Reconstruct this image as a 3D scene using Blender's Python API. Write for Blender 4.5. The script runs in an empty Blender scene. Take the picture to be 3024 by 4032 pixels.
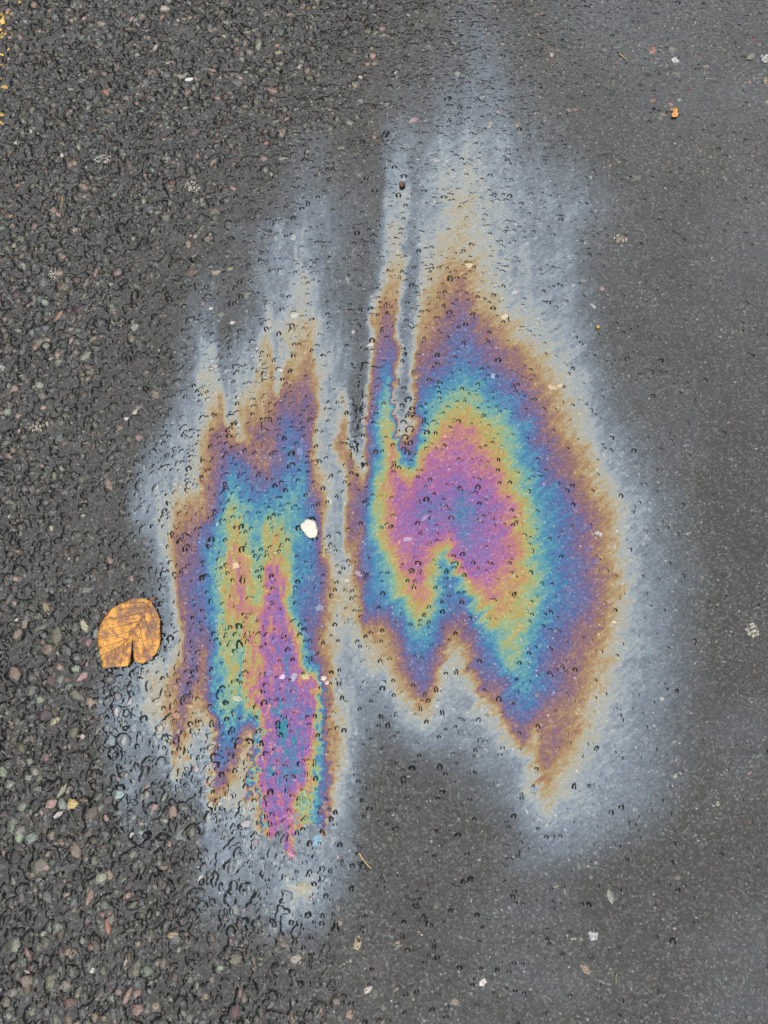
import bpy, bmesh, math, random
import numpy as np
from mathutils import Vector, Matrix, Euler
from mathutils.geometry import delaunay_2d_cdt

random.seed(11)
RNG = np.random.default_rng(11)
scene = bpy.context.scene
C = scene.collection

# ------------------------------------------------------------------ camera
TILT = math.radians(17.0)
FOV = math.radians(60.0)          # along the long (vertical) side
DIST = 0.84
PW, PH = 3024.0, 4032.0
cam_d = bpy.data.cameras.new("camera")
cam = bpy.data.objects.new("camera", cam_d)
C.objects.link(cam)
cam_d.sensor_fit = 'VERTICAL'
cam_d.angle = FOV
cam_d.clip_start = 0.01
cam_d.clip_end = 2000.0
cam.rotation_euler = (TILT, 0, 0)
CAM = np.array([0.0, -DIST * math.sin(TILT), DIST * math.cos(TILT)])
cam.location = CAM
scene.camera = cam
_H = 2 * math.tan(FOV / 2)
_W = _H * PW / PH

def ground(px, py):
    """photograph pixel -> point on the road plane (z = 0), metres"""
    cx = (np.asarray(px, float) / PW - 0.5) * _W
    cy = (0.5 - np.asarray(py, float) / PH) * _H
    dx = cx
    dy = cy * math.cos(TILT) + math.sin(TILT)
    dz = cy * math.sin(TILT) - math.cos(TILT)
    t = -CAM[2] / dz
    return CAM[0] + t * dx, CAM[1] + t * dy

def pixel(x, y):
    """point on the road plane -> photograph pixel"""
    vx = np.asarray(x, float) - CAM[0]
    vy = np.asarray(y, float) - CAM[1]
    vz = -CAM[2]
    cx = vx
    cy = vy * math.cos(TILT) + vz * math.sin(TILT)
    cz = vy * math.sin(TILT) - vz * math.cos(TILT)
    return (cx / cz / _W + 0.5) * PW, (0.5 - cy / cz / _H) * PH

MPP = _H * DIST / PH                 # metres per photograph pixel at the middle

# ------------------------------------------------------------------ world, sun, exposure
SUN_EL, SUN_AZ = math.radians(62), math.radians(200)
world = bpy.data.worlds.new("World")
scene.world = world
world.use_nodes = True
wn = world.node_tree.nodes
wl = world.node_tree.links
wn.clear()
w_out = wn.new('ShaderNodeOutputWorld')
w_bg = wn.new('ShaderNodeBackground')
w_sky = wn.new('ShaderNodeTexSky')
w_sky.sky_type = 'NISHITA'
w_sky.sun_disc = False
w_sky.sun_elevation = SUN_EL
w_sky.sun_rotation = SUN_AZ
w_sky.air_density = 1.0
w_sky.dust_density = 2.0
w_hsv = wn.new('ShaderNodeHueSaturation')
w_hsv.inputs['Saturation'].default_value = 0.12      # a closed grey cloud cover
w_hsv.inputs['Value'].default_value = 1.0
w_bg.inputs['Strength'].default_value = 0.09
wl.new(w_sky.outputs['Color'], w_hsv.inputs['Color'])
w_mix = wn.new('ShaderNodeMix'); w_mix.data_type = 'RGBA'      # closed cloud layer: nearly even grey
w_mix.inputs['Factor'].default_value = 0.88
w_mix.inputs['B'].default_value = (4.74, 4.65, 4.52, 1)
wl.new(w_hsv.outputs['Color'], w_mix.inputs['A'])
wl.new(w_mix.outputs['Result'], w_bg.inputs['Color'])
wl.new(w_bg.outputs['Background'], w_out.inputs['Surface'])

sun_d = bpy.data.lights.new("sun", 'SUN')
sun_d.energy = 0.5
sun_d.angle = math.radians(150)
sun_d.color = (1.0, 0.965, 0.92)
sun = bpy.data.objects.new("sun", sun_d)
C.objects.link(sun)
sdir = Vector((math.cos(SUN_EL) * math.sin(SUN_AZ), math.cos(SUN_EL) * math.cos(SUN_AZ), math.sin(SUN_EL)))
sun.rotation_euler = sdir.to_track_quat('Z', 'Y').to_euler()
sun.location = sdir * 20

scene.view_settings.view_transform = 'Standard'
scene.view_settings.look = 'None'
scene.view_settings.gamma = 1.0
scene.view_settings.use_curve_mapping = False
scene.view_settings.exposure = 2.78
scene.cycles.use_denoising = False
scene.cycles.max_bounces = 5
scene.cycles.caustics_reflective = False
scene.cycles.caustics_refractive = False

# ------------------------------------------------------------------ helpers
def tag(o, label=None, cat=None, group=None, kind=None):
    if label: o['label'] = label
    if cat: o['category'] = cat
    if group: o['group'] = group
    if kind: o['kind'] = kind
    return o

def empty(name, loc):
    o = bpy.data.objects.new(name, None)
    o.empty_display_size = 0.02
    C.objects.link(o)
    o.location = loc
    return o

def mesh_np(name, co, tris=None, quads=None, smooth=True):
    me = bpy.data.meshes.new(name)
    me.vertices.add(len(co))
    me.vertices.foreach_set('co', np.ascontiguousarray(co, dtype=np.float32).ravel())
    parts, starts, n = [], [], 0
    if quads is not None and len(quads):
        parts.append(np.asarray(quads, np.int32).ravel())
        starts.append(n + 4 * np.arange(len(quads)))
        n += 4 * len(quads)
    if tris is not None and len(tris):
        parts.append(np.asarray(tris, np.int32).ravel())
        starts.append(n + 3 * np.arange(len(tris)))
        n += 3 * len(tris)
    idx = np.concatenate(parts); st = np.concatenate(starts).astype(np.int32)
    me.loops.add(n)
    me.loops.foreach_set('vertex_index', idx)
    me.polygons.add(len(st))
    me.polygons.foreach_set('loop_start', st)
    me.update(calc_edges=True)
    me.validate()
    if smooth:
        me.polygons.foreach_set('use_smooth', np.ones(len(me.polygons), bool))
    return me

def fattr(me, name, vals):
    a = me.attributes.new(name, 'FLOAT', 'POINT')
    a.data.foreach_set('value', np.ascontiguousarray(vals, np.float32))

def cattr(me, name, rgb):
    a = me.attributes.new(name, 'FLOAT_COLOR', 'POINT')
    v = np.ones((len(rgb), 4), np.float32); v[:, :3] = rgb
    a.data.foreach_set('color', v.ravel())

def link(name, me, mat=None, parent=None):
    o = bpy.data.objects.new(name, me)
    C.objects.link(o)
    if mat is not None and not me.materials:
        me.materials.append(mat)
    if parent is not None:
        o.parent = parent
        # parts are written in world coordinates: undo the parent's place
        o.matrix_parent_inverse = Matrix.Translation(-parent.location)
    return o

def vnoise(x, y, cell, seed):
    """smooth value noise, -1..1"""
    x = np.asarray(x) / cell + 1000.0; y = np.asarray(y) / cell + 1000.0
    r = np.random.default_rng(seed).uniform(-1, 1, (256, 256))
    xi = np.floor(x).astype(int); yi = np.floor(y).astype(int)
    fx = x - xi; fy = y - yi
    fx = fx * fx * fx * (fx * (fx * 6 - 15) + 10); fy = fy * fy * fy * (fy * (fy * 6 - 15) + 10)
    a = r[xi & 255, yi & 255]; b = r[(xi + 1) & 255, yi & 255]
    c = r[xi & 255, (yi + 1) & 255]; d = r[(xi + 1) & 255, (yi + 1) & 255]
    return (a * (1 - fx) + b * fx) * (1 - fy) + (c * (1 - fx) + d * fx) * fy

# ------------------------------------------------------------------ oil film: order of colour along level lines of the photograph
# pairs x:order;  0 bare, 1 faint silver, 2 silver, 3 cream, 4 tan, 5 brown, 6 violet, 7 blue, 8 cyan,
# 9 green, 10 yellow, 11 orange, 12 magenta, 13 violet, 14 teal
FILM_ROWS = {
-200: "1700:0 1880:.4 2000:0",
0: "1700:0 1880:.7 2050:0",
250: "1500:0 1760:.4 1890:1.1 2000:.6 2150:0",
430: "1460:0 1545:.5 1650:.4 1740:1 1845:1.4 1990:1 2150:.3 2300:0",
560: "1120:0 1220:.6 1320:.2 1480:.1 1520:1 1600:1.3 1690:1 1730:1.6 1850:2 1960:1.6 2100:.9 2256:.3 2400:0",
700: "1050:0 1200:.8 1300:.4 1434:.2 1500:.3 1527:1.7 1600:1.9 1650:1.2 1740:2.2 1820:2.6 1898:2.2 1965:1.7 2130:1.4 2322:.7 2520:0",
830: "980:0 1090:.6 1195:1.2 1250:1.3 1380:.7 1460:.3 1500:.4 1527:2.2 1600:2.6 1646:1.4 1720:2 1780:3.1 1845:3.1 1911:2.4 1990:1.9 2190:1.7 2322:1 2480:.3 2650:0",
920: "800:0 1000:.7 1080:1.6 1170:1.7 1280:1.2 1400:.6 1460:.4 1500:1.3 1535:2.7 1588:2.8 1617:1.4 1646:1.8 1710:2.4 1762:3.1 1834:3.3 1892:2.8 1950:2 2087:1.8 2232:1.3 2326:.6 2450:.2 2600:0",
1000: "780:0 980:.3 1030:1.2 1170:1.9 1260:1.3 1370:.8 1430:.5 1465:.45 1495:1.2 1530:3 1574:3.4 1599:1.7 1624:1.3 1653:2 1704:2.8 1783:3.8 1863:3.4 1935:2.9 1971:2.1 2123:1.9 2232:1.4 2326:.6 2449:.1 2600:0",
1100: "720:0 810:.4 960:.3 1030:1.6 1090:1.6 1150:2.2 1200:2.6 1240:1.9 1290:1.3 1400:.7 1450:.5 1475:.7 1500:2.2 1520:3.8 1570:4 1592:2.5 1610:1 1639:1.4 1660:3 1704:3.6 1762:4.2 1820:4.8 1870:4.2 1906:3.4 1964:2.4 2051:2 2196:1.7 2290:1 2376:.3 2520:0",
1200: "700:0 780:.6 830:.9 880:.5 950:.4 1010:1 1050:2.4 1080:1.9 1130:2 1170:2.6 1190:3.2 1225:2.4 1270:1.6 1370:.9 1420:.5 1450:.6 1465:2 1480:3.6 1510:4.7 1535:5 1563:4.5 1577:2.2 1602:1 1631:1.6 1650:3 1675:3.8 1718:4.3 1762:5.2 1812:5.9 1856:5.5 1877:4.3 1921:3.8 1971:3 2029:2.4 2123:2 2232:1.6 2311:.9 2376:.3 2520:0",
1300: "690:0 770:1 800:1.4 850:.9 900:.5 960:1 1010:1.6 1040:3 1060:3 1085:1.9 1120:2.8 1160:3.4 1200:3.6 1235:3.3 1262:2 1320:1.6 1370:1 1400:.55 1440:.6 1465:2.2 1480:4.3 1500:5.6 1530:6.3 1548:5.5 1566:3 1595:1 1624:1.6 1646:3.6 1675:4.6 1718:5.2 1762:5.9 1805:6.8 1852:6.5 1870:5.4 1921:5 1979:4.2 2029:3.7 2087:2.8 2159:2.2 2268:1.6 2333:.8 2412:.2 2560:0",
1400: "670:0 750:.9 780:1.9 825:2.4 850:1.6 880:1.2 930:1.4 980:1.9 1010:2.6 1040:3.8 1070:3.8 1090:2 1110:2.2 1130:3.9 1170:3.8 1210:4 1240:3.6 1260:2 1330:1.7 1380:1.1 1410:.6 1440:.8 1455:2.5 1468:4.2 1480:5.6 1500:6.4 1530:7.2 1555:6.3 1573:4 1595:1.6 1620:1.8 1642:3.4 1653:5.2 1704:5.8 1747:6.4 1790:7.2 1834:7.3 1877:6.8 1935:6.2 1993:5.6 2029:5 2065:4.2 2123:3.5 2181:2.7 2253:2 2333:1.1 2376:.5 2484:.1 2600:0",
1500: "640:0 680:.2 730:1 770:2 810:2.8 850:2.7 870:1.6 910:2 960:2.7 1010:3.3 1040:3.6 1065:4.8 1085:3 1105:2.6 1120:4.4 1160:5 1210:5.2 1240:4.2 1265:2.6 1300:2 1350:1.6 1375:.7 1410:.5 1445:.7 1458:2.5 1468:5.4 1480:6.6 1508:8.2 1530:8.6 1545:6.5 1559:2 1588:1.2 1617:2 1631:4 1642:4.6 1653:6.2 1689:7 1733:7.6 1776:8.2 1827:8.7 1877:8.3 1935:7.6 1993:7 2037:6.2 2073:5.4 2123:4.4 2174:3.6 2232:2.7 2311:1.8 2376:.9 2484:.2 2640:0",
1600: "600:0 640:.2 690:.9 740:1.7 790:2.2 820:3.4 860:4.2 885:3.4 900:2 925:2.4 950:3.6 1000:4.2 1050:4.4 1070:5.5 1100:6.2 1130:6 1180:6 1220:5.8 1245:4 1270:2.5 1310:2 1340:3 1355:3.5 1370:1.5 1390:.5 1420:.4 1440:2 1455:5 1472:6.6 1490:8.2 1508:9.2 1528:9.4 1541:7.5 1555:2 1588:1.5 1610:2.2 1628:4.2 1637:5.5 1650:7.5 1682:8.4 1711:9 1762:9.6 1812:10.2 1863:9.8 1921:9 1979:8.2 2029:7.5 2080:6.4 2123:5.5 2167:4.4 2210:3.8 2268:2.8 2326:1.9 2398:.9 2520:.2 2660:0",
1700: "560:0 600:.4 630:.9 680:1.7 760:2.2 800:3 820:4 845:5 880:5.6 920:4 950:3.2 980:4.6 1010:5.2 1050:5.5 1075:6.2 1100:6.8 1140:7.2 1180:6.5 1205:6 1225:4 1250:2.6 1300:1.9 1330:3 1345:5 1360:4 1380:1 1410:.7 1430:1.8 1445:5.5 1460:7 1480:8 1496:9.2 1516:10 1545:10.6 1560:8 1573:2.5 1595:3 1617:4.5 1639:6 1657:8 1682:9.6 1711:10.2 1747:11.2 1805:11.6 1863:11.2 1899:10.4 1950:10 2000:9.2 2044:8.2 2087:7.4 2130:6.4 2167:5.5 2210:4.5 2261:3.6 2311:2.5 2376:1.8 2470:1 2557:.5 2700:0",
1800: "510:0 540:.2 580:.9 650:1.7 740:2.3 785:3 800:4 830:4.6 860:6 890:6.4 920:7.3 950:6.8 980:5.6 1010:5.2 1040:5 1060:5.5 1090:6 1120:7.4 1160:7.6 1190:7 1210:6.4 1225:4.5 1250:3.6 1280:2.2 1320:1.9 1345:4 1365:4.8 1385:5.6 1405:2.5 1430:2.2 1445:4 1461:6.8 1480:8 1505:9.6 1523:10.6 1545:11.5 1563:9.5 1577:7.5 1610:7 1631:8 1646:10 1668:11.2 1711:11.8 1762:12.1 1820:12.2 1877:11.8 1935:11.3 1971:10.6 2000:9.6 2037:8.8 2080:8 2130:7 2181:6 2225:5.1 2275:4.4 2326:3.4 2369:2.5 2434:1.7 2514:1 2593:.5 2740:0",
1900: "470:0 510:.5 560:1.2 640:2 720:2.4 770:2.8 800:4.5 830:5 860:6 880:6.8 920:8 960:7.6 990:6.8 1050:6.8 1080:7 1110:6.8 1130:7.8 1170:8.2 1200:7.2 1220:6.3 1240:5 1265:4 1285:2.6 1320:1.9 1350:1.8 1365:3 1380:4.6 1400:5.4 1415:5.3 1427:4.4 1443:6.4 1461:8 1480:9 1501:10 1523:11 1545:11.8 1573:12.2 1610:11.2 1631:12 1689:12.6 1747:12.6 1805:12.8 1870:12.5 1935:12.1 1971:11.3 2015:10.4 2051:9.5 2087:8.8 2130:7.9 2181:7.1 2232:6 2282:5 2333:4.2 2384:3 2427:2.1 2499:1.4 2593:.8 2770:0",
2000: "460:0 510:.8 560:1.6 620:2.2 660:3 720:4.2 770:4.4 800:5 820:6 850:6.6 880:7.6 910:9 950:9.2 985:8.4 1020:8 1060:8.6 1090:8.4 1130:8.6 1170:8.6 1195:8 1215:7 1240:6 1260:5 1280:3 1310:2 1350:1.9 1370:3 1385:5 1400:6 1420:6.6 1443:7.6 1465:8.8 1487:9.9 1516:10.4 1537:11.4 1566:12 1610:12.6 1653:13 1704:13.4 1747:12.9 1805:13.6 1856:13.5 1906:12.9 1957:12.4 2008:11.6 2037:11 2065:10.1 2102:9.2 2145:8.3 2196:7.5 2254:6.8 2304:5.6 2340:4.8 2391:4 2442:3 2485:2 2557:1.3 2600:1 2790:0",
2100: "500:0 560:.7 590:1.4 630:2.2 665:3 700:4.6 740:5.2 775:5.6 800:6.8 830:7.6 860:8.4 890:9.4 920:10.6 960:10 990:9 1015:8.6 1040:9.8 1075:10 1110:9.6 1150:8.8 1190:8.4 1225:7.5 1250:6.5 1268:5.5 1285:3 1310:1.9 1350:1.9 1365:3.5 1380:5.4 1400:6 1415:4.9 1432:6.6 1451:7.8 1472:8.8 1501:10 1537:11 1566:12 1617:12.6 1675:12.8 1718:12.6 1762:12.3 1783:12.6 1820:13.4 1863:13.2 1921:12.6 1979:12.1 2022:11.4 2051:10.6 2087:9.8 2123:8.8 2174:8 2232:7.2 2297:6.3 2348:5 2398:4 2442:3 2485:2 2557:1.3 2700:.4 2820:0",
2200: "540:0 600:.6 630:1.4 660:3 695:4.4 725:5.3 760:5.6 790:6.8 820:7.8 850:8.6 880:9.4 910:10.8 940:11 975:10.4 1005:9 1030:9.4 1055:10.4 1090:10.6 1130:10 1155:8.6 1180:7.8 1220:7.8 1255:6.6 1275:5 1300:3 1330:2 1365:2.4 1390:4.6 1415:6.2 1451:7.2 1480:8 1516:8.8 1545:10.2 1573:11.6 1617:12 1660:12.1 1689:11.2 1711:10.2 1740:9.2 1765:8.6 1783:11 1805:12 1841:13 1892:12.6 1950:12.1 2000:11.6 2044:10.8 2073:10 2116:9 2160:8.2 2217:7.3 2282:6.6 2333:5.5 2376:4.7 2427:3.6 2471:2.4 2528:1.6 2620:1 2820:0",
2300: "500:0 570:.4 620:.8 660:1.8 690:3 710:5 730:6.2 770:6.8 800:7.2 830:8 860:9.2 895:9.8 920:11 960:11.2 1000:9.8 1030:9.8 1055:11.8 1085:12.2 1120:11.4 1145:9.8 1165:8 1200:7.4 1240:7 1270:6 1295:4.4 1330:3 1370:3 1400:4 1425:5.2 1443:7 1480:8 1516:8.6 1552:9.4 1581:10.6 1617:11.4 1653:11.8 1678:11 1704:9.8 1725:9 1754:8 1783:7.8 1805:9 1827:10.6 1856:11.6 1892:12 1935:11.6 1979:11.2 2029:10.8 2073:10 2109:9.4 2145:8.4 2196:7.6 2254:7 2311:6.4 2348:5.4 2391:4.8 2442:3.6 2485:2.2 2543:1.6 2650:1 2840:0",
2400: "450:0 600:.8 660:1.6 700:2.6 715:4.4 735:6.2 780:7 820:7.4 850:8.4 880:9.4 905:10.8 940:11.2 980:11 1010:10.2 1035:11.4 1065:12.2 1100:12 1130:11.4 1155:9 1170:7.8 1210:6.8 1245:6.6 1275:5.2 1300:3.6 1340:3 1380:3.4 1410:4 1425:6 1450:6.8 1508:7 1545:7.4 1573:8 1602:9 1631:10 1660:10.6 1689:9.8 1711:8.8 1747:7.8 1783:7 1805:6.4 1834:7 1870:8.6 1899:9.8 1928:10.2 1964:11 2000:10.6 2051:10 2094:9.6 2123:8.8 2167:7.8 2225:7.2 2282:6.7 2326:5.8 2369:5 2420:4 2463:2.8 2514:1.8 2593:1.2 2750:.3 2840:0",
2500: "400:0 460:.4 560:1 640:1.4 690:2 720:3.4 735:5.6 760:6.3 790:6.2 815:7 840:8 862:9.4 885:9.8 920:10 950:10.4 980:11 1010:11.4 1035:12 1065:12.3 1090:12.6 1120:12.1 1150:11.4 1170:10 1190:8.4 1210:7 1240:6 1260:4.8 1290:3.4 1340:2.2 1400:2.6 1440:3.2 1480:4.1 1530:4.2 1560:5.6 1595:7.2 1624:8 1653:8.6 1689:8 1718:6.8 1747:5 1790:4.6 1834:5 1863:6 1899:7.4 1928:8.2 1964:8.8 1993:9.2 2037:9.9 2080:9 2116:8 2160:7.2 2217:6.4 2268:5.4 2340:4.8 2391:4 2434:3 2485:2 2543:1.6 2700:.6 2840:0",
2600: "350:0 430:.8 500:1.4 560:1.8 620:2.4 670:1.9 705:3.6 730:5.8 755:6.3 775:5 800:4.4 820:6.2 840:7.4 862:9 890:9.9 930:9.8 955:8.4 975:10 1000:11 1040:11.8 1080:12.4 1110:13 1150:12.6 1175:11.8 1195:10 1215:8 1235:6.6 1265:5 1290:4.4 1325:2.8 1360:1.8 1420:2 1470:3 1520:3.4 1545:4 1581:5.4 1610:6.4 1646:7 1679:7 1711:6 1736:4.6 1762:2.8 1805:3 1841:4 1870:5.8 1899:6.8 1935:7.4 1971:8.8 2008:9.6 2044:9 2080:8.2 2123:7.2 2167:6.5 2217:5.6 2282:5 2340:4.4 2391:3.4 2442:2.2 2521:1.6 2650:.9 2830:0",
2700: "350:0 400:.4 450:1 540:1.5 590:3 640:3 680:4 705:5.6 730:6.2 760:6 780:4.4 805:4.8 825:6.2 845:7.4 865:8.8 900:9.8 935:9.6 955:7.8 970:10 1000:11.6 1050:12 1090:12.4 1120:12.9 1150:13.2 1185:12.4 1230:11.8 1250:10 1262:8 1275:4.5 1295:5 1310:4 1340:2 1400:1.8 1480:1.6 1508:2 1559:3.4 1602:4.4 1639:5.6 1664:6.3 1689:5.4 1711:4.2 1740:2.6 1790:2 1834:2.4 1870:3.6 1899:5.8 1928:5.6 1957:5.4 1986:6.6 2015:7.6 2051:8.4 2080:8 2123:7.4 2160:6.7 2196:6 2246:5.2 2304:4.4 2355:3.6 2405:2.6 2470:1.9 2557:1.4 2700:.7 2830:0",
2800: "340:0 420:1 480:1.8 560:2.2 620:3 660:4 690:4.4 715:5.6 735:5.6 755:4.2 790:3.4 820:4.2 845:6 865:8 885:9.2 910:9.2 935:7.4 955:8.6 975:9.8 1000:10.6 1025:11.6 1055:12.3 1080:13.4 1100:14 1125:13.4 1160:13.6 1200:12.6 1230:11.6 1250:9.6 1260:7.4 1275:6 1285:4.6 1310:4 1345:2.6 1390:1.8 1450:1.2 1520:1.2 1545:1.6 1595:2.4 1646:3.4 1679:3.6 1711:2.4 1762:1.8 1834:1.6 1892:2.6 1935:3 1971:4.6 1993:6.4 2022:7 2058:7 2094:6.8 2123:5.6 2160:5 2210:4.8 2268:4.2 2326:3.2 2384:2.2 2470:1.7 2557:1.2 2700:.6 2830:0",
2900: "350:0 400:.9 480:1.6 560:1.4 620:1.6 660:2.6 680:4 700:5.3 715:5 735:4 760:2.6 800:2.2 830:3 845:5 865:7.2 890:7.8 915:7.4 935:6.6 960:5 990:4 1015:6 1035:12 1060:12.6 1085:13.6 1110:14 1140:13.6 1175:13 1210:12.2 1235:11.4 1250:9.8 1262:8 1275:5.5 1290:4 1320:4.2 1350:3.4 1380:2 1430:1 1500:.5 1581:1 1653:1.6 1711:1.6 1776:1.3 1848:1.4 1935:1.8 1979:2.8 2015:4 2044:5 2065:5.8 2087:4.4 2105:3.2 2123:4.4 2145:4.9 2188:5.2 2232:4.8 2268:4 2319:3 2376:2 2470:1.7 2557:1.1 2700:.5 2830:0",
3000: "370:0 470:1.2 530:1.2 600:.9 660:1.6 690:3.6 710:3.8 740:2.4 790:1.8 825:2.6 840:6 860:7.4 890:6.4 920:5.4 950:3.2 990:2.6 1010:8 1020:12 1050:12.4 1080:13.4 1120:13.6 1160:13.2 1190:12 1215:11 1240:9.8 1260:8 1280:6 1300:5 1320:3.6 1350:2.6 1390:1.4 1430:.6 1500:.2 1581:.3 1689:.5 1834:.8 1906:1.2 1979:1.4 2037:1.6 2073:2.4 2102:4 2130:4.8 2152:5 2181:4.5 2217:4 2261:3.2 2311:2.2 2412:1.8 2521:1.3 2650:.6 2800:0",
3100: "400:0 450:.6 510:1.5 560:1 620:.5 690:.7 740:1.2 790:1.6 820:3.6 845:5.4 870:5.2 900:3.6 940:2.8 975:3 995:9 1010:12 1040:12.2 1080:13 1120:13.2 1160:13 1200:11.8 1230:10.4 1255:8.6 1275:6.6 1300:5 1330:2.6 1370:1.4 1420:.4 1500:0 1700:0 1906:.6 2000:1 2051:2 2080:3 2109:2.2 2130:3.6 2160:4 2196:3.2 2254:2.2 2326:1.8 2449:1.5 2600:.9 2760:0",
3200: "430:0 500:.9 540:1 600:.3 700:.3 800:.8 830:2.2 870:2 920:1.8 975:2.6 1010:3.5 1035:11.5 1060:12.2 1100:12.6 1140:11.8 1170:10.4 1200:9.4 1235:8 1265:6.8 1295:5 1320:2.6 1370:1.5 1420:.4 1500:0 1800:0 1900:.3 2000:.6 2070:1.4 2130:2.4 2150:2.8 2190:2 2300:1.7 2450:1.2 2600:.6 2720:0",
3300: "450:0 500:.3 560:.6 640:.2 780:.4 850:1.4 950:1.5 1020:3 1045:11 1070:12 1110:12 1150:10 1180:8.4 1220:7.5 1250:6 1290:3 1330:1.4 1390:.9 1450:0 1900:0 2000:.3 2080:1 2150:1.3 2250:1.3 2380:.9 2550:.4 2680:0",
3400: "740:0 780:.2 830:1.5 950:1.6 1050:1.8 1100:2.2 1160:3 1210:4.6 1250:2.4 1310:1.2 1380:.8 1450:0 1900:0 2050:.7 2150:.8 2300:.5 2460:0",
3500: "740:0 800:1 880:1.4 1000:1.2 1100:1.6 1150:2.6 1200:3.4 1240:2 1300:1.2 1370:.6 1440:0 2000:0 2080:.2 2160:.2 2300:0",
3600: "750:0 800:.6 900:.9 1000:.8 1120:1.4 1170:2 1220:1.4 1300:.7 1400:0",
3700: "790:0 850:.25 1000:.3 1150:.5 1250:.3 1360:0",
3800: "800:0 1000:0.02 1300:0",
4300: "800:0 1300:0",
}
GX = np.arange(0, 3025, 8.0)
_ys = sorted(FILM_ROWS)
_rows = []
for yy in _ys:
    pr = [p.split(':') for p in FILM_ROWS[yy].split()]
    _rows.append(np.interp(GX, [float(a) for a, b in pr], [float(b) for a, b in pr]))
_rows = np.array(_rows)
GY = np.arange(-200, 4301, 8.0)
F = np.empty((len(GY), len(GX)))
for j, gy in enumerate(GY):                      # Catmull-Rom between the level lines
    k = min(max(int(np.searchsorted(_ys, gy, 'right')) - 1, 0), len(_ys) - 2)
    t = (gy - _ys[k]) / (_ys[k + 1] - _ys[k]); t = min(max(t, 0), 1)
    p1, p2 = _rows[k], _rows[k + 1]
    p0 = _rows[max(k - 1, 0)]; p3 = _rows[min(k + 2, len(_ys) - 1)]
    m1, m2 = (p2 - p0) * 0.35, (p3 - p1) * 0.35
    v = (2*t**3 - 3*t*t + 1) * p1 + (t**3 - 2*t*t + t) * m1 + (-2*t**3 + 3*t*t) * p2 + (t**3 - t*t) * m2
    F[j] = np.clip(v, np.minimum(p1, p2) - 0.3, np.maximum(p1, p2) + 0.3)
F = np.maximum(F, 0)

FILM_N = 1.68
ORDER_U = np.array([0, .1, .25, .5, .75, 1, 1.5, 2, 2.5, 3, 3.5, 4, 4.5, 5, 6, 7, 8, 9, 10, 11, 12, 13, 14, 15])
ORDER_NM = np.array([0, 14, 17.5, 20, 22, 24.8, 32, 50, 70, 81, 97, 112, 125, 137, 151, 164, 183, 207, 234, 262, 290, 308, 325, 342]) * 1.82 / FILM_N   # nanometres

def film_order(px, py):
    """film order at photograph pixels, with ragged edges"""
    px = np.asarray(px, float); py = np.asarray(py, float)
    left = 1 / (1 + np.exp((px - 1520) / 90.0))
    # left patch: long vertical runs, right patch: short slanting fibres
    sx = px * 0.83 - py * 0.55; sy = px * 0.55 + py * 0.83
    wx = left * (16 * vnoise(px, py * 0.35, 44, 1) + 9 * vnoise(px, py * 0.7, 17, 2))
    wy = left * (26 * vnoise(px, py * 0.15, 30, 3) + 16 * vnoise(px, py * 0.4, 13, 31))
    r1 = vnoise(sx * 0.28, sy, 24, 4); r2 = vnoise(sx * 0.35, sy, 11, 5); r3 = vnoise(px, py, 60, 6)
    fib = (1 - left) * (17 * r1 + 12 * r2 + 8 * vnoise(sx * .4, sy, 6, 9))
    wx = wx + left * np.clip((py - 2500) / 300, 0, 1) * 15 * vnoise(px, py, 13, 97)
    wx = wx + fib * 0.83 + (1 - left) * 10 * r3
    wy = wy - fib * 0.55
    x = np.clip((px + wx) / 8.0, 0, len(GX) - 1.001)
    y = np.clip((py + wy + 200) / 8.0, 0, len(GY) - 1.001)
    xi = x.astype(int); yi = y.astype(int); fx = x - xi; fy = y - yi
    v = (F[yi, xi] * (1 - fx) + F[yi, xi + 1] * fx) * (1 - fy) + (F[yi + 1, xi] * (1 - fx) + F[yi + 1, xi + 1] * fx) * fy
    # torn lower end of the left patch: the thick core stops in shreds
    tm = (px > 1000) & (px < 1310) & (py > 3120) & (py < 3480)
    if tm.any():
        tx, ty = px[tm], py[tm]
        xi2 = np.clip(((tx + wx[tm]) / 8).astype(int), 0, len(GX) - 1)
        core = F[int((3190 + 200) / 8), xi2]
        sh = vnoise(tx, ty * .5, 24, 91) + .7 * vnoise(tx, ty, 10, 92)
        keep_ = sh > (ty - 3265 - 60 * (np.abs(tx - 1100) < 60)) / 95.0
        v[tm] = np.where(keep_, core, np.minimum(v[tm], 1.7 + .5 * sh))
    hole = (vnoise(px, py * .6, 15, 101) + .6 * vnoise(px, py, 8, 102)) > .78
    hz = (px > 960) & (px < 1310) & (py > 2680) & hole
    v = np.where(hz, v * .9, v)
    sw_ = px + 12 * vnoise(px, py, 90, 98)
    streak = .8 * vnoise(sw_, py * .12, 44, 93) + .5 * vnoise(sw_, py * .2, 15, 94)
    v = v * (1 + .26 * np.clip(left + (1500 - py) / 500, .08, 1) * streak * np.clip((3.0 - v) / 1.5, 0, 1))          # silver halo drawn out in runs
    n = 0.30 * vnoise(px, py, 9, 7) + 0.22 * vnoise(px, py, 26, 8) + left * (.45 + .6 * np.clip((v - 9) / 3, 0, 1)) * vnoise(px, py * .3, 12, 95) \
        + (1 - left) * .40 * vnoise(sx * .25, sy, 8, 96)
    return np.maximum(v + n * np.clip(v * 0.4, 0, 1), 0)

def film_nm(px, py):
    u = film_order(px, py)
    return np.interp(u, ORDER_U, ORDER_NM)

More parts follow.
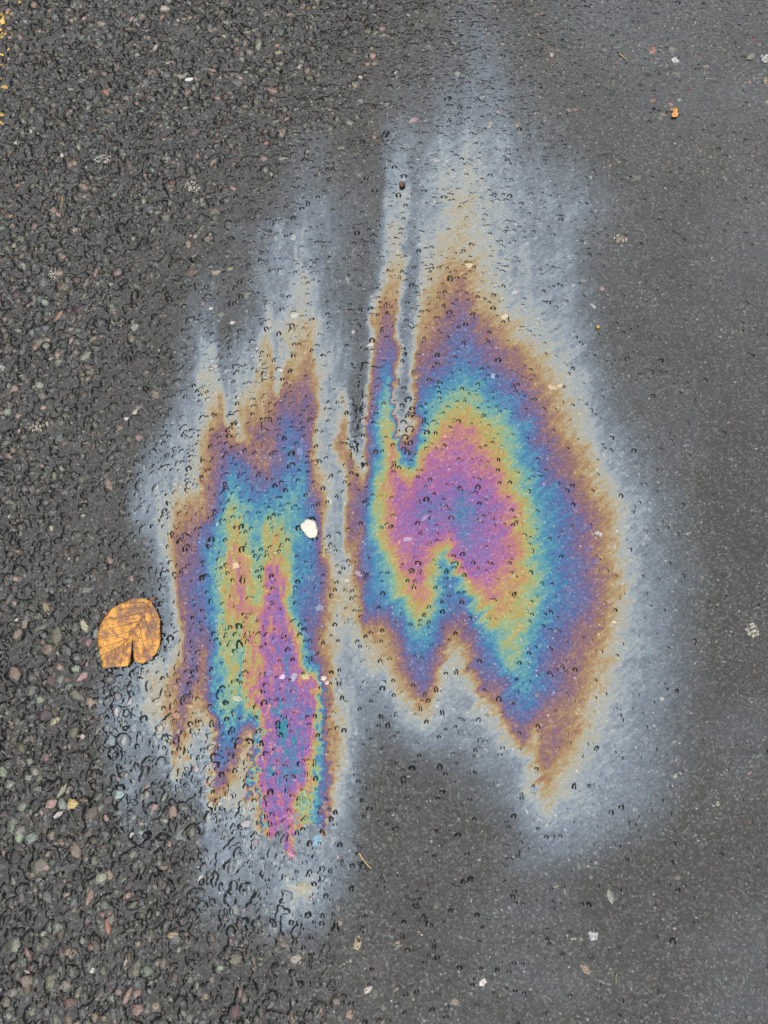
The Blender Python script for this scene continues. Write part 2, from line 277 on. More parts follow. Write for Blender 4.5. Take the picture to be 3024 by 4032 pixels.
# ------------------------------------------------------------------ how coarse the road surface is, 0 smooth .. 1 open and stony
_cy = [-300, 0, 300, 600, 1000, 1500, 2000, 2600, 3000, 3400, 4032, 4400]
_cx = [1700, 1600, 1450, 1150, 820, 560, 420, 560, 800, 1050, 1350, 1450]
def coarse(px, py):
    b = np.interp(py, _cy, _cx)
    return 1 / (1 + np.exp((np.asarray(px, float) - b) / 170.0))

# ------------------------------------------------------------------ materials
def wet_material(name, film_src, col_src):
    """dark or coloured mineral under a skin of water; an oil film of given thickness lies on the water"""
    m = bpy.data.materials.new(name); m.use_nodes = True
    nt = m.node_tree; n = nt.nodes; l = nt.links
    b = n['Principled BSDF']
    tc = n.new('ShaderNodeTexCoord')
    b.inputs['IOR'].default_value = 1.333
    b.inputs['Thin Film IOR'].default_value = FILM_N
    if film_src:
        fa = n.new('ShaderNodeAttribute'); fa.attribute_name = 'film'; fa.attribute_type = film_src
        l.new(fa.outputs['Fac'], b.inputs['Thin Film Thickness'])
        ir = n.new('ShaderNodeMapRange'); ir.interpolation_type = 'SMOOTHSTEP'      # oily emulsion under the film is denser than clean water
        ir.inputs['From Max'].default_value = 80; ir.inputs['To Min'].default_value = 1.333; ir.inputs['To Max'].default_value = 1.43
        l.new(fa.outputs['Fac'], ir.inputs['Value']); l.new(ir.outputs['Result'], b.inputs['IOR'])
    coord = tc.outputs['Object']
    if col_src == 'asphalt':
        vo = n.new('ShaderNodeTexVoronoi'); vo.inputs['Scale'].default_value = 620
        l.new(coord, vo.inputs['Vector'])
        sep = n.new('ShaderNodeSeparateColor'); l.new(vo.outputs['Color'], sep.inputs['Color'])
        cr = n.new('ShaderNodeValToRGB'); l.new(sep.outputs['Red'], cr.inputs['Fac'])
        e = cr.color_ramp; e.interpolation = 'CONSTANT'
        stops = [(0, (.0052, .0055, .0058)), (.30, (.009, .0095, .0099)), (.52, (.0142, .0148, .0152)), (.70, (.018, .0205, .0215)),
                 (.82, (.029, .027, .025)), (.90, (.030, .036, .0365)), (.945, (.040, .034, .032)), (.975, (.05, .054, .052)), (.994, (.10, .096, .09))]
        while len(e.elements) < len(stops): e.elements.new(0.5)
        for el, (p, c) in zip(e.elements, stops): el.position = p; el.color = (*c, 1)
        no = n.new('ShaderNodeTexNoise'); no.inputs['Scale'].default_value = 14; no.inputs['Detail'].default_value = 4
        l.new(coord, no.inputs['Vector'])
        mr = n.new('ShaderNodeMapRange'); mr.inputs['To Min'].default_value = .85; mr.inputs['To Max'].default_value = 1.4
        mr.inputs['From Min'].default_value = .3; mr.inputs['From Max'].default_value = .7
        l.new(no.outputs['Fac'], mr.inputs['Value'])
        mx = n.new('ShaderNodeVectorMath'); mx.operation = 'SCALE'
        l.new(cr.outputs['Color'], mx.inputs[0]); l.new(mr.outputs['Result'], mx.inputs['Scale'])
        l.new(mx.outputs['Vector'], b.inputs['Base Color'])
        bscale, bdist = 480, 0.00016
        rough = 0.06
    else:
        if col_src == 'object':
            oi = n.new('ShaderNodeObjectInfo'); col = oi.outputs['Color']
            sc = 9000
        else:
            ca = n.new('ShaderNodeAttribute'); ca.attribute_name = 'col'; col = ca.outputs['Color']
        geo = n.new('ShaderNodeNewGeometry')
        coord = geo.outputs['Position']
        no = n.new('ShaderNodeTexNoise'); no.inputs['Scale'].default_value = 620; no.inputs['Detail'].default_value = 6
        no.inputs['Roughness'].default_value = .7
        l.new(coord, no.inputs['Vector'])
        mr = n.new('ShaderNodeMapRange'); mr.inputs['From Min'].default_value = .3; mr.inputs['From Max'].default_value = .7
        mr.inputs['To Min'].default_value = .18; mr.inputs['To Max'].default_value = 1.65
        l.new(no.outputs['Fac'], mr.inputs['Value'])
        mx = n.new('ShaderNodeVectorMath'); mx.operation = 'SCALE'
        l.new(col, mx.inputs[0]); l.new(mr.outputs['Result'], mx.inputs['Scale'])
        l.new(mx.outputs['Vector'], b.inputs['Base Color'])
        bscale, bdist = 620, 0.0003
        rough = 0.09
    b.inputs['Roughness'].default_value = rough
    nb = n.new('ShaderNodeTexNoise'); nb.inputs['Scale'].default_value = bscale; nb.inputs['Detail'].default_value = 2
    l.new(coord, nb.inputs['Vector'])
    bp = n.new('ShaderNodeBump'); bp.inputs['Distance'].default_value = bdist; bp.inputs['Strength'].default_value = 0.8
    l.new(nb.outputs['Fac'], bp.inputs['Height']); l.new(bp.outputs['Normal'], b.inputs['Normal'])
    return m

def plain_material(name, color, rough=0.5, var=0.2, scale=300, ior=1.45, bump=0.0):
    m = bpy.data.materials.new(name); m.use_nodes = True
    n = m.node_tree.nodes; l = m.node_tree.links; b = n['Principled BSDF']
    b.inputs['Roughness'].default_value = rough; b.inputs['IOR'].default_value = ior
    tc = n.new('ShaderNodeTexCoord'); no = n.new('ShaderNodeTexNoise')
    no.inputs['Scale'].default_value = scale; no.inputs['Detail'].default_value = 4
    l.new(tc.outputs['Object'], no.inputs['Vector'])
    cr = n.new('ShaderNodeValToRGB'); l.new(no.outputs['Fac'], cr.inputs['Fac'])
    cr.color_ramp.elements[0].position = .35; cr.color_ramp.elements[1].position = .65
    cr.color_ramp.elements[0].color = (*[c * (1 - var) for c in color], 1)
    cr.color_ramp.elements[1].color = (*[min(c * (1 + var), .95) for c in color], 1)
    l.new(cr.outputs['Color'], b.inputs['Base Color'])
    if bump:
        bp = n.new('ShaderNodeBump'); bp.inputs['Distance'].default_value = bump
        l.new(no.outputs['Fac'], bp.inputs['Height']); l.new(bp.outputs['Normal'], b.inputs['Normal'])
    return m

M_ROAD = wet_material('wet_asphalt', 'GEOMETRY', 'asphalt')
M_SLICK = wet_material('oily_wet_asphalt', 'GEOMETRY', 'asphalt')
M_STONE = wet_material('wet_stone', 'OBJECT', 'object')
M_GRAIN = wet_material('wet_grains', 'GEOMETRY', 'attr')

# ------------------------------------------------------------------ the road surface as a height field
# the wet skin of the road: a fine sheet, a little wider towards the top of the picture
Y0 = float(ground(1512, 4032)[1]) - 0.035
Y1 = float(ground(1512, 0)[1]) + 0.05
_hb = abs(float(ground(0, 4032)[0])) + 0.035
_ht = abs(float(ground(0, 0)[0])) + 0.06
NX, NY = 880, 1180
def half(y):
    return _hb + (_ht - _hb) * (np.asarray(y, float) - Y0) / (Y1 - Y0)
ys = np.linspace(Y0, Y1, NY); uu = np.linspace(-1, 1, NX)
DY = ys[1] - ys[0]
YY = np.repeat(ys[:, None], NX, 1)
XX = uu[None, :] * half(ys)[:, None]
PXX, PYY = pixel(XX, YY)
CO = coarse(PXX, PYY)
X0, X1 = -_ht, _ht
def rand_pts(n, g):
    y = g.uniform(Y0, Y1, n); x = g.uniform(-_ht, _ht, n)
    k = np.abs(x) < half(y)
    return x[k], y[k]
def splat(target, gx, gy, gr, gh, ga, ge, gp, gtx=None, gty=None):
    """rounded or flat-topped lumps, joined by their upper envelope"""
    hw = half(gy); sx = 2 * hw / (NX - 1)
    ix = np.rint((gx / hw + 1) / 2 * (NX - 1)).astype(int); iy = np.rint((gy - Y0) / DY).astype(int)
    wxs = (gr / sx).astype(int) + 1; wys = (gr / DY).astype(int) + 1
    ca = np.cos(ga); sa = np.sin(ga)
    for i in range(len(gx)):
        a0 = ix[i] - wxs[i]; a1 = ix[i] + wxs[i] + 1; b0 = iy[i] - wys[i]; b1 = iy[i] + wys[i] + 1
        if a0 < 0 or b0 < 0 or a1 > NX or b1 > NY: continue
        dx = XX[b0:b1, a0:a1] - gx[i]; dy = YY[b0:b1, a0:a1] - gy[i]
        u = dx * ca[i] + dy * sa[i]; v = (dy * ca[i] - dx * sa[i]) / ge[i]
        d2 = np.minimum((u * u + v * v) / gr[i] ** 2, 1)
        h = gh[i] if gtx is None else np.maximum(gh[i] + dx * gtx[i] + dy * gty[i], 0)
        cap = h * (1 - d2 ** gp[i])
        t = target[b0:b1, a0:a1]
        np.maximum(t, cap, out=t)
# ---- where the stones lie (needed first: each one lifts the skin of water)
PAL = {
 'white': (.48, .46, .43), 'blue': (.30, .34, .38), 'cream': (.30, .27, .20), 'tan': (.155, .12, .08), 'peach': (.20, .125, .09),
 'pink': (.23, .135, .12), 'salmon': (.26, .11, .075), 'red': (.10, .042, .035), 'maroon': (.062, .040, .045), 'green': (.105, .122, .098),
 'pgreen': (.17, .19, .14), 'yellow': (.27, .21, .08), 'gold': (.30, .19, .045), 'olive': (.115, .108, .072), 'brown': (.085, .058, .042), 'grey': (.085, .09, .087),
 'slate': (.075, .085, .09), 'teal': (.13, .17, .155), 'lilac': (.16, .15, .17), 'dark': (.022, .021, .02), 'pw': (.36, .29, .27)}
for k_ in PAL:
    l_ = sum(PAL[k_]) / 3
    f_ = {'white': .50, 'gold': .75, 'yellow': .6, 'pw': .5, 'cream': .52, 'blue': .55}.get(k_, .60)
    PAL[k_] = tuple((l_ + (q - l_) * .66) * f_ for q in PAL[k_])
# x y length width angle colour  (photograph pixels)
ST = """745 319 42 22 5 white|1074 362 52 32 -25 peach|1209 280 36 30 50 peach|1182 265 26 30 0 pw|1098 214 40 16 3 yellow|1095 184 36 22 0 salmon|1020 187 55 28 85 pgreen
1396 338 38 20 -60 yellow|1420 307 26 16 -60 pw|1447 127 30 25 0 tan|1478 133 30 30 0 tan|1505 115 32 26 30 peach|1511 142 25 22 0 peach|1375 485 40 32 -60 pgreen|1116 627 42 20 0 pgreen
842 648 46 35 40 peach|769 521 46 35 0 maroon|1110 521 42 25 -20 tan|1131 476 28 28 0 pink|1628 473 46 30 0 pink|748 72 26 22 20 peach|1062 63 30 22 0 tan|893 93 46 25 -10 green|857 57 34 28 0 brown
995 48 30 24 60 green|1468 226 36 28 70 peach|1417 398 32 24 20 pgreen|1050 567 24 18 0 salmon|1342 585 36 20 10 tan|872 205 32 28 -30 slate|234 1249 62 25 60 peach|340 1407 52 30 20 pgreen
318 1224 52 46 0 maroon|232 1397 50 30 80 peach|283 1346 46 18 70 pink|255 1131 42 34 40 tan|169 1114 46 30 90 green|177 1194 40 26 -60 pgreen|156 1517 38 30 -40 pgreen|53 1534 44 32 40 peach
165 1561 38 28 -20 green|530 1291 34 26 60 pgreen|608 1553 40 30 -50 tan|340 1120 66 24 88 olive|89 1049 38 30 -50 pgreen|249 1017 34 28 0 peach|232 1080 38 25 0 peach|192 1342 20 17 0 pink
152 1346 45 40 0 olive|127 1312 30 26 0 teal|308 1114 34 30 0 maroon|382 1076 42 18 80 pink|245 1557 46 42 20 maroon|30 1624 34 30 0 pgreen|32 1380 46 40 70 brown|72 1640 36 30 0 pink
170 1606 22 18 0 yellow|226 2502 62 50 60 olive|193 2557 46 38 -30 peach|333 2465 48 28 -65 cream|380 2495 36 26 85 teal|300 2477 40 28 80 green|177 2390 42 26 -40 yellow|342 2322 46 25 10 green
61 2654 48 38 -70 peach|199 2680 46 36 -45 red|170 2814 50 46 0 maroon|222 2839 42 26 25 yellow|128 2720 40 36 20 green|155 2756 30 24 0 pgreen|74 2502 38 32 60 peach|105 2456 42 34 80 tan
293 2889 46 38 40 olive|325 2902 20 18 0 white|461 2801 32 20 80 pw|362 2766 44 38 -40 peach|103 2915 52 22 55 tan|38 3085 36 32 0 green|11 3038 40 30 -60 pgreen|47 2853 26 18 -40 salmon
325 2665 46 26 35 pink|305 2735 52 34 -35 olive|170 2470 46 26 15 green|70 2443 15 12 0 white|285 3168 42 34 -10 gold|232 3209 34 18 30 white|248 3170 32 27 -60 teal|684 3197 42 34 80 peach
362 3206 50 44 60 brown|540 3815 62 34 60 olive|401 3457 46 32 60 pgreen|469 3131 40 32 0 teal|433 3446 30 25 80 peach|508 3489 50 30 60 maroon|358 3532 46 24 75 peach|121 3302 40 34 20 teal
55 3252 50 40 80 green|80 3272 38 34 0 green|39 3088 32 28 0 pgreen|246 3115 52 18 65 pgreen|273 3113 32 24 70 tan|157 3411 56 48 0 olive|426 3642 52 20 -75 salmon|442 3616 32 24 60 pgreen
501 3783 30 12 85 pw|369 3817 18 16 20 white|114 3822 24 15 0 white|107 3858 46 34 -25 pink|310 3913 24 15 80 yellow|264 3876 32 28 -30 tan|506 3917 52 20 60 peach|469 3904 22 18 0 peach
278 3945 36 32 0 red|547 3972 42 36 0 peach|583 3822 42 34 0 green|118 3753 40 17 -55 peach|380 3717 46 28 -70 brown|560 3279 32 17 0 pgreen|522 3288 20 14 60 white|684 3680 36 24 0 yellow
196 3653 36 24 70 green|1249 3306 44 34 70 teal|1149 3366 30 26 0 salmon|1006 3319 28 18 70 salmon|789 3459 26 20 60 cream|930 3777 42 36 -20 tan|1166 3773 38 28 10 cream|1123 3724 50 24 -60 tan
1408 3711 46 26 65 yellow|1481 3803 44 26 -15 maroon|1564 3721 26 22 0 pink|2336 3684 34 28 60 blue|1901 3867 28 22 10 white|1792 3943 32 26 0 peach|2305 3817 40 24 -70 peach|1447 3896 28 24 30 pw
2402 3531 42 20 -80 pgreen|1328 3943 34 26 70 tan|1375 3996 30 26 0 peach|930 3982 38 34 0 red|957 3916 42 28 -60 peach|2571 198 42 34 50 salmon|2658 236 36 28 -20 blue|2958 222 44 28 25 tan
2571 395 26 25 0 salmon|2781 264 38 28 15 olive|2645 195 32 30 0 green|2751 226 40 26 -10 brown|2971 157 30 28 -40 red|2708 360 32 20 0 red|3013 318 38 18 75 yellow|2661 291 38 25 10 olive
2610 450 46 26 -15 tan|2674 394 15 9 -40 white|1989 1247 34 26 30 cream|2029 1150 38 18 15 pink|2333 1204 36 13 -60 pw|2297 1106 20 18 0 tan|2257 1124 18 16 0 pink|1942 1482 28 22 -30 lilac
1848 1045 32 26 0 cream|2174 1526 36 20 -20 cream|2206 1518 24 20 0 cream|1602 2123 34 18 0 lilac|1675 2036 36 20 20 lilac|1617 2474 42 28 75 maroon|2420 2449 22 11 0 cream|1297 1971 28 20 -60 cream
928 2228 26 24 0 pw|1257 2394 36 24 30 teal|1366 2286 20 15 0 cream|1409 2257 28 19 -20 lilac|1178 1776 36 26 -60 lilac|548 1725 32 28 -40 pink|429 1910 42 28 -60 peach|1058 2648 26 22 0 peach
1203 2663 32 26 -50 pgreen|932 2753 38 22 -10 pink|650 3140 32 13 70 pgreen|1275 2672 20 17 0 white|1287 2688 16 14 0 white|1156 2666 34 24 60 cream|1112 2666 20 16 0 white|1156 936 40 26 80 pgreen
769 933 22 16 30 pw|823 943 34 30 0 peach|852 1074 38 22 15 peach|754 1074 42 30 20 brown|906 1063 32 18 0 yellow|1369 1099 36 20 -80 pgreen|914 1272 28 18 10 white|830 1215 18 14 0 white
870 1240 32 25 0 olive|1156 1243 46 24 20 teal|971 1168 28 20 70 green|530 1624 26 20 30 cream|546 1606 24 20 0 green|498 1649 20 15 -20 white|1391 1309 18 15 70 pw|1460 1359 32 15 0 cream
1105 1457 28 15 0 cream|845 1442 24 18 0 peach|892 1464 46 28 30 lilac|1932 485 28 22 60 peach|1926 500 22 18 0 peach|1719 630 30 24 0 pink|1706 794 30 18 -5 peach|1898 385 30 20 0 teal
1799 292 30 24 0 pgreen|2508 697 42 26 20 green|891 796 36 22 10 green|1414 690 26 22 0 tan|2177 233 32 15 60 red|830 205 30 22 30 brown|2441 943 40 30 0 tan|320 35 40 26 70 peach
648 42 40 26 0 cream|640 75 30 18 70 peach|300 80 22 18 60 yellow|150 130 26 20 60 tan|720 312 46 18 0 pw|400 100 40 26 0 pgreen|320 320 40 30 20 slate|420 370 42 26 -40 salmon
330 745 40 30 -20 peach|380 400 50 30 60 slate|350 430 30 20 60 pgreen|390 470 22 18 45 peach|680 730 34 24 -60 red|250 620 26 22 0 cream|660 632 40 26 0 pgreen|240 735 30 22 0 brown
535 205 26 20 0 green|540 220 24 20 0 pgreen|700 80 24 20 60 pink|230 850 28 18 -50 salmon|70 735 22 14 0 salmon|130 740 30 24 60 olive|335 784 26 12 0 cream|430 360 30 22 60 tan"""
STONES = []
for rec in ST.replace('\n', '|').split('|'):
    f = rec.split()
    STONES.append((float(f[0]), float(f[1]), float(f[2]), float(f[3]), float(f[4]), f[5]))

keys = ['green', 'olive', 'grey', 'slate', 'tan', 'peach', 'brown', 'maroon', 'pgreen', 'pink', 'dark', 'cream']
wts = [16, 12, 26, 16, 8, 5, 10, 6, 4, 3, 30, 1]

n = 52000
CHX, CHY = rand_pts(n, RNG); n = len(CHX)
px, py = pixel(CHX, CHY); CHC = coarse(px, py)
keep = RNG.random(n) < (0.02 + 0.50 * CHC ** 1.2 + 0.14 * (py < 700) * (1 - CHC))
CHX, CHY, CHC = CHX[keep], CHY[keep], CHC[keep]; n = len(CHX)
CHL = (.0030 + .0075 * RNG.random(n) ** 1.8) * (.7 + .3 * CHC); CHW = CHL * RNG.uniform(.45, .95, n); CHA = RNG.uniform(0, 3.14, n)
CAPS = np.zeros_like(XX)
# stones just under the water: broad lumps, largest where the surface is open
gx, gy = rand_pts(7000, RNG); ng = len(gx)
gpx, gpy = pixel(gx, gy); gc = coarse(gpx, gpy)
mid_ = np.exp(-((gpx - 1000) / 420) ** 2) * np.clip((gpy - 1500) / 700, 0, 1)      # the left lobe lies on lumpier ground
gcc = np.clip(gc + .35 * mid_, 0, 1)
gr = (0.0020 + 0.0052 * RNG.random(ng) ** 1.7) * (0.5 + 0.5 * gcc)
gh = (0.0003 + 0.0028 * RNG.random(ng) ** 1.4) * (0.03 + 0.97 * gcc ** 1.3)
splat(CAPS, gx, gy, gr, gh, RNG.normal(.95, .6, ng), RNG.uniform(.4, .95, ng), RNG.uniform(1.2, 4.5, ng),
      RNG.normal(.02, .13, ng) * gcc, RNG.normal(-.05, .13, ng) * gcc)
# one lump under every stone
sgx, sgy = ground(np.array([q[0] for q in STONES]), np.array([q[1] for q in STONES]))
sl = np.array([q[2] for q in STONES]) * MPP; sw = np.array([q[3] for q in STONES]) * MPP
sc = coarse(np.array([q[0] for q in STONES]), np.array([q[1] for q in STONES]))
LX = np.concatenate([CHX, sgx]); LY = np.concatenate([CHY, sgy]); LL = np.concatenate([CHL, sl]); LW = np.concatenate([CHW, sw])
LA = np.concatenate([CHA, np.radians([q[4] for q in STONES])]); LC = np.concatenate([CHC, sc]); nl = len(LX)
splat(CAPS, LX, LY, LL * .70 + .0007, (.0003 + .0024 * RNG.random(nl) ** 1.2) * (.04 + .96 * LC ** 1.2) * np.clip(LL / .006, .5, 1.3), LA,
      np.clip((LW * .7 + .0007) / (LL * .7 + .0007), .3, 1), RNG.uniform(2.2, 5, nl), RNG.normal(0, .10, nl) * LC, RNG.normal(-.03, .10, nl) * LC)
# sand grains that push up the skin of water
FINE = np.zeros_like(XX)
gx, gy = rand_pts(215000, RNG)
gpx, gpy = pixel(gx, gy); gc = coarse(gpx, gpy)
right = np.clip((gpx - 1850) / 900, 0, 1)
clump = np.clip(.5 + .5 * vnoise(gpx, gpy, 70, 41) + .35 * vnoise(gpx, gpy, 26, 42), 0, 1)
topflat = np.clip((gpx - 1500) / 500, 0, 1) * np.clip((900 - gpy) / 500, 0, 1)
lobe = np.exp(-((gpx - 950) / 420) ** 2) * np.clip((gpy - 900) / 500, 0, 1)
keep = RNG.random(len(gx)) < (.30 - .20 * right + .22 * lobe + .10 * gc - .05 * topflat) * (.05 + 1.1 * clump)
gx, gy, gc, right = gx[keep], gy[keep], gc[keep], right[keep]; ng = len(gx)
gr = (.0008 + .0014 * RNG.random(ng) ** 2.2) * (1 + .35 * gc) * (1 - .2 * right) * (1 + .5 * (RNG.random(ng) < .07))
gh = gr * (.12 + 1.05 * RNG.random(ng) ** .8) * (1 - .15 * right)
splat(FINE, gx, gy, gr, gh, RNG.uniform(0, 3.14, ng), RNG.uniform(.5, 1.0, ng), RNG.uniform(.9, 2.2, ng))
# the finest grains: single pricks
PR = np.clip((PXX - 1850) / 900, 0, 1)
pcl = np.clip(.55 + .5 * vnoise(PXX, PYY, 55, 43) + .35 * vnoise(PXX, PYY, 22, 44), 0, 1.2)
prick = RNG.random(XX.shape) < .07 * pcl * (1 - .62 * PR)
FINE = FINE + prick * RNG.uniform(.0004, .0012, XX.shape) * (1 - .25 * PR)
for (qx, qy, qr_) in [(1607, 1575, 15), (1610, 1640, 17), (1583, 1600, 12), (1612, 1692, 19), (1596, 1722, 14), (1588, 1665, 13), (1624, 1612, 11), (1604, 1785, 13), (1592, 1530, 11), (1615, 1745, 12)]:
    ax_, ay_ = ground(qx, qy)
    splat(CAPS, np.array([ax_]), np.array([ay_]), np.array([qr_ * MPP]), np.array([.0019]), np.array([.5]), np.array([.85]), np.array([2.2]))
Z = np.maximum(CAPS, 0) + FINE * (1 - .3 * CO) + 0.0009 * vnoise(XX, YY, 0.13, 22) + CO * .0004 * vnoise(XX, YY, .014, 21)
Z += (0.00003 + 0.00010 * CO) * vnoise(XX, YY, 0.0035, 23)

def seg_d(px, py, a, b):
    ax, ay = a; bx, by = b
    t = np.clip(((px - ax) * (bx - ax) + (py - ay) * (by - ay)) / ((bx - ax) ** 2 + (by - ay) ** 2), 0, 1)
    return np.hypot(px - ax - t * (bx - ax), py - ay - t * (by - ay))
# scored groove between the lobes and the rough strip beside it
for line_, w, d in (([(1455, 950), (1435, 1200), (1405, 1430), (1412, 1600), (1388, 1750), (1428, 1905)], 16, .0016), ([(1600, 1250), (1588, 1500), (1612, 1830)], 22, .0010)):
    for a, b in zip(line_[:-1], line_[1:]):
        m = (np.abs(PXX - (a[0] + b[0]) / 2) < 130) & (PYY > min(a[1], b[1]) - 60) & (PYY < max(a[1], b[1]) + 60)
        dd = seg_d(PXX[m] + 14 * vnoise(PXX[m], PYY[m], 24, 78), PYY[m], a, b)
        dep = d * .9 * np.exp(-(dd / w) ** 2) * np.clip((PYY[m] - 1150) / 350, .15, 1)
        Z[m] = np.minimum(Z[m], Z[m] * .4 + .6 * Z[m] - dep)
# hairline cracks near the lower middle
for a, b, w, d in [((1388, 3300), (1424, 3352), 6, .0022), ((1478, 3455), (1512, 3512), 6, .002), ((1604, 3528), (1646, 3574), 9, .0035),
                   ((1664, 3588), (1682, 3640), 6, .0025), ((1700, 3700), (1735, 3790), 6, .002), ((1435, 3800), (1470, 3850), 6, .002),
                   ((1345, 3545), (1372, 3580), 6, .002), ((1620, 3850), (1655, 3940), 6, .002)]:
    m = (np.abs(PXX - (a[0] + b[0]) / 2) < 90) & (np.abs(PYY - (a[1] + b[1]) / 2) < 90)
    dd = seg_d(PXX[m] + 8 * vnoise(PXX[m], PYY[m], 12, 79), PYY[m], a, b)
    Z[m] -= d * .8 * np.exp(-(dd / w) ** 2) * np.clip(.5 + vnoise(PXX[m], PYY[m], 14, 77), 0, 1)
edge = np.minimum.reduce([(1 - np.abs(XX) / half(YY)) * half(YY), YY - Y0, Y1 - YY])
Z *= np.clip(edge / 0.015, 0, 1)

def height(x, y):
    x = np.asarray(x, float); y = np.asarray(y, float)
    fx = np.clip((x / half(y) + 1) / 2 * (NX - 1), 0, NX - 1.001); fy = np.clip((y - Y0) / DY, 0, NY - 1.001)
    xi = fx.astype(int); yi = fy.astype(int); tx = fx - xi; ty = fy - yi
    return (Z[yi, xi] * (1 - tx) + Z[yi, xi + 1] * tx) * (1 - ty) + (Z[yi + 1, xi] * (1 - tx) + Z[yi + 1, xi + 1] * tx) * ty

co = np.stack([XX, YY, Z], -1).reshape(-1, 3)
ii = np.arange(NX * NY).reshape(NY, NX)
quads = np.stack([ii[:-1, :-1], ii[:-1, 1:], ii[1:, 1:], ii[1:, :-1]], -1).reshape(-1, 4)
FO = film_order(PXX, PYY)
NM = np.interp(FO, ORDER_U, ORDER_NM)
vin = (FO > 0.06) & (edge > 0.016)
qin = vin.reshape(-1)[quads].all(axis=1)
FAINT = .62 * np.clip((PXX - 1850) / 500, 0, 1) * np.clip((1900 - PYY) / 1100, 0, 1) * np.clip(.65 + .5 * vnoise(PXX, PYY, 330, 111), 0, 1.2)
FAINT = np.maximum(FAINT, .42 * np.clip(vnoise(PXX, PYY, 420, 112) + .35 * vnoise(PXX * .4, PYY, 90, 113), 0, 1) * np.clip((PXX - 1300) / 500, 0, 1))
FAINT *= np.clip(edge / .05, 0, 1)
FO = np.maximum(FO, FAINT)
NM = np.interp(FO, ORDER_U, ORDER_NM)
# road: the bare part of the sheet, the wide street around it and a bed under the slick
qr = quads[~qin]
used, inv = np.unique(np.concatenate([qr.ravel(), [ii[0, 0], ii[0, -1], ii[-1, -1], ii[-1, 0]]]), return_inverse=True)
c00, c10, c11, c01 = inv[-4:]
qr = inv[:-4].reshape(-1, 4); road_used = used
cc = co[used]; nv = len(cc); far = 120.0
outer = np.array([[-far, -far, 0], [far, -far, 0], [far, far, 0], [-far, far, 0],
                  [-_hb, Y0, -.004], [_hb, Y0, -.004], [_ht, Y1, -.004], [-_ht, Y1, -.004]])
ring = np.array([[nv, nv + 1, c10, c00], [nv + 1, nv + 2, c11, c10], [nv + 2, nv + 3, c01, c11], [nv + 3, nv, c00, c01], [nv + 4, nv + 5, nv + 6, nv + 7]])
road = link('road', mesh_np('road', np.vstack([cc, outer]), quads=np.vstack([qr, ring])), M_ROAD)
fattr(road.data, 'film', np.concatenate([NM.reshape(-1)[road_used], np.zeros(8)]))
tag(road, kind='structure')

# ------------------------------------------------------------------ the oil slick, floating on the wet road
chan_y = [0, 1500, 1700, 2000, 2300, 2600, 2900, 3300, 4032]
chan_x = [1480, 1410, 1400, 1335, 1340, 1370, 1450, 1600, 1600]
slick = empty('oil_slick', (0.0, 0.0, 0.0))
tag(slick, 'rainbow oil sheen in two streaky lobes spread over the wet asphalt', 'oil slick')
qpx = PXX.reshape(-1)[quads].mean(1); qpy = PYY.reshape(-1)[quads].mean(1)
is_left = qpx < np.interp(qpy, chan_y, chan_x)
for sel, lab in ((qin & is_left, 'streaky left lobe with magenta core and vertical runs'),
                 (qin & ~is_left, 'broad right lobe with concentric rainbow bands round a violet core')):
    q = quads[sel]
    used, inv = np.unique(q.ravel(), return_inverse=True)
    me = mesh_np('film_lobe', co[used], quads=inv.reshape(-1, 4))
    fattr(me, 'film', NM.reshape(-1)[used])
    o = link('film_lobe', me, M_SLICK, slick)
    o['label'] = lab

# ------------------------------------------------------------------ stones set in the surface
def stone_mesh(k):
    r = random.Random(100 + k)
    n = r.choice([4, 5, 5, 6])
    ang = sorted([(i + r.uniform(-.28, .28)) / n * 2 * math.pi for i in range(n)])
    rad = [r.uniform(0.66, 1.22) for _ in range(n)]
    v = []
    for z, s in ((-1.0, 1.05), (0.40, 1.0), (0.86, 0.82)):
        for a, q in zip(ang, rad):
            v.append((math.cos(a) * q * s + (r.uniform(-.05, .05) if z > .5 else 0), math.sin(a) * q * s, z + (r.uniform(-.14, .14) if z > .5 else 0)))
    v.append((r.uniform(-.15, .15), r.uniform(-.15, .15), 1.0 + r.uniform(-.06, .12)))
    t = []
    for ringi in range(2):
        for i in range(n):
            a = ringi * n + i; b = ringi * n + (i + 1) % n
            t += [(a, b, b + n), (a, b + n, a + n)]
    for i in range(n):
        t.append((2 * n + i, 2 * n + (i + 1) % n, 3 * n))
    return np.array(v), np.array(t)
SHAPES = [stone_mesh(k) for k in range(16)]
SMESH = []
for k, (v, t) in enumerate(SHAPES):
    me = mesh_np('stone', v, tris=t, smooth=False); me.materials.append(M_STONE); SMESH.append(me)

placed = []
def jit(c, r):
    f = r.uniform(.8, 1.25)
    return [max(0.004, x * f * r.uniform(.93, 1.07)) for x in c]
rs = random.Random(5)
def add_stone(px, py, ln, wd, ang, colname, proud=None):
    x, y = ground(px, py); x = float(x); y = float(y)
    c = float(coarse(px, py))
    k = rs.randrange(16)
    o = bpy.data.objects.new('stone', SMESH[k])
    C.objects.link(o); o.parent = road
    sx = ln * MPP * 0.62; sy = wd * MPP * 0.62
    sz = 0.35 * (sx + sy) / 2 * 1.4
    if proud is None:
        proud = (0.14 + 0.30 * c * rs.uniform(.3, 1.2)) * sz + 0.0002
    h = float(height(x, y))
    flat = 0.35 + 0.65 * c
    sz *= flat
    o.scale = (sx, sy, sz)
    o.rotation_euler = (rs.uniform(-.12, .12) * c, rs.uniform(-.12, .12) * c, math.radians(ang) + rs.uniform(-.2, .2))
    o.location = (x, y, h + 0.0003 + proud * flat - sz)
    o.color = (*jit(PAL[colname], rs), 1)
    o['film'] = float(film_nm(np.array([px]), np.array([py]))[0])
    placed.append((px, py, max(ln, wd)))
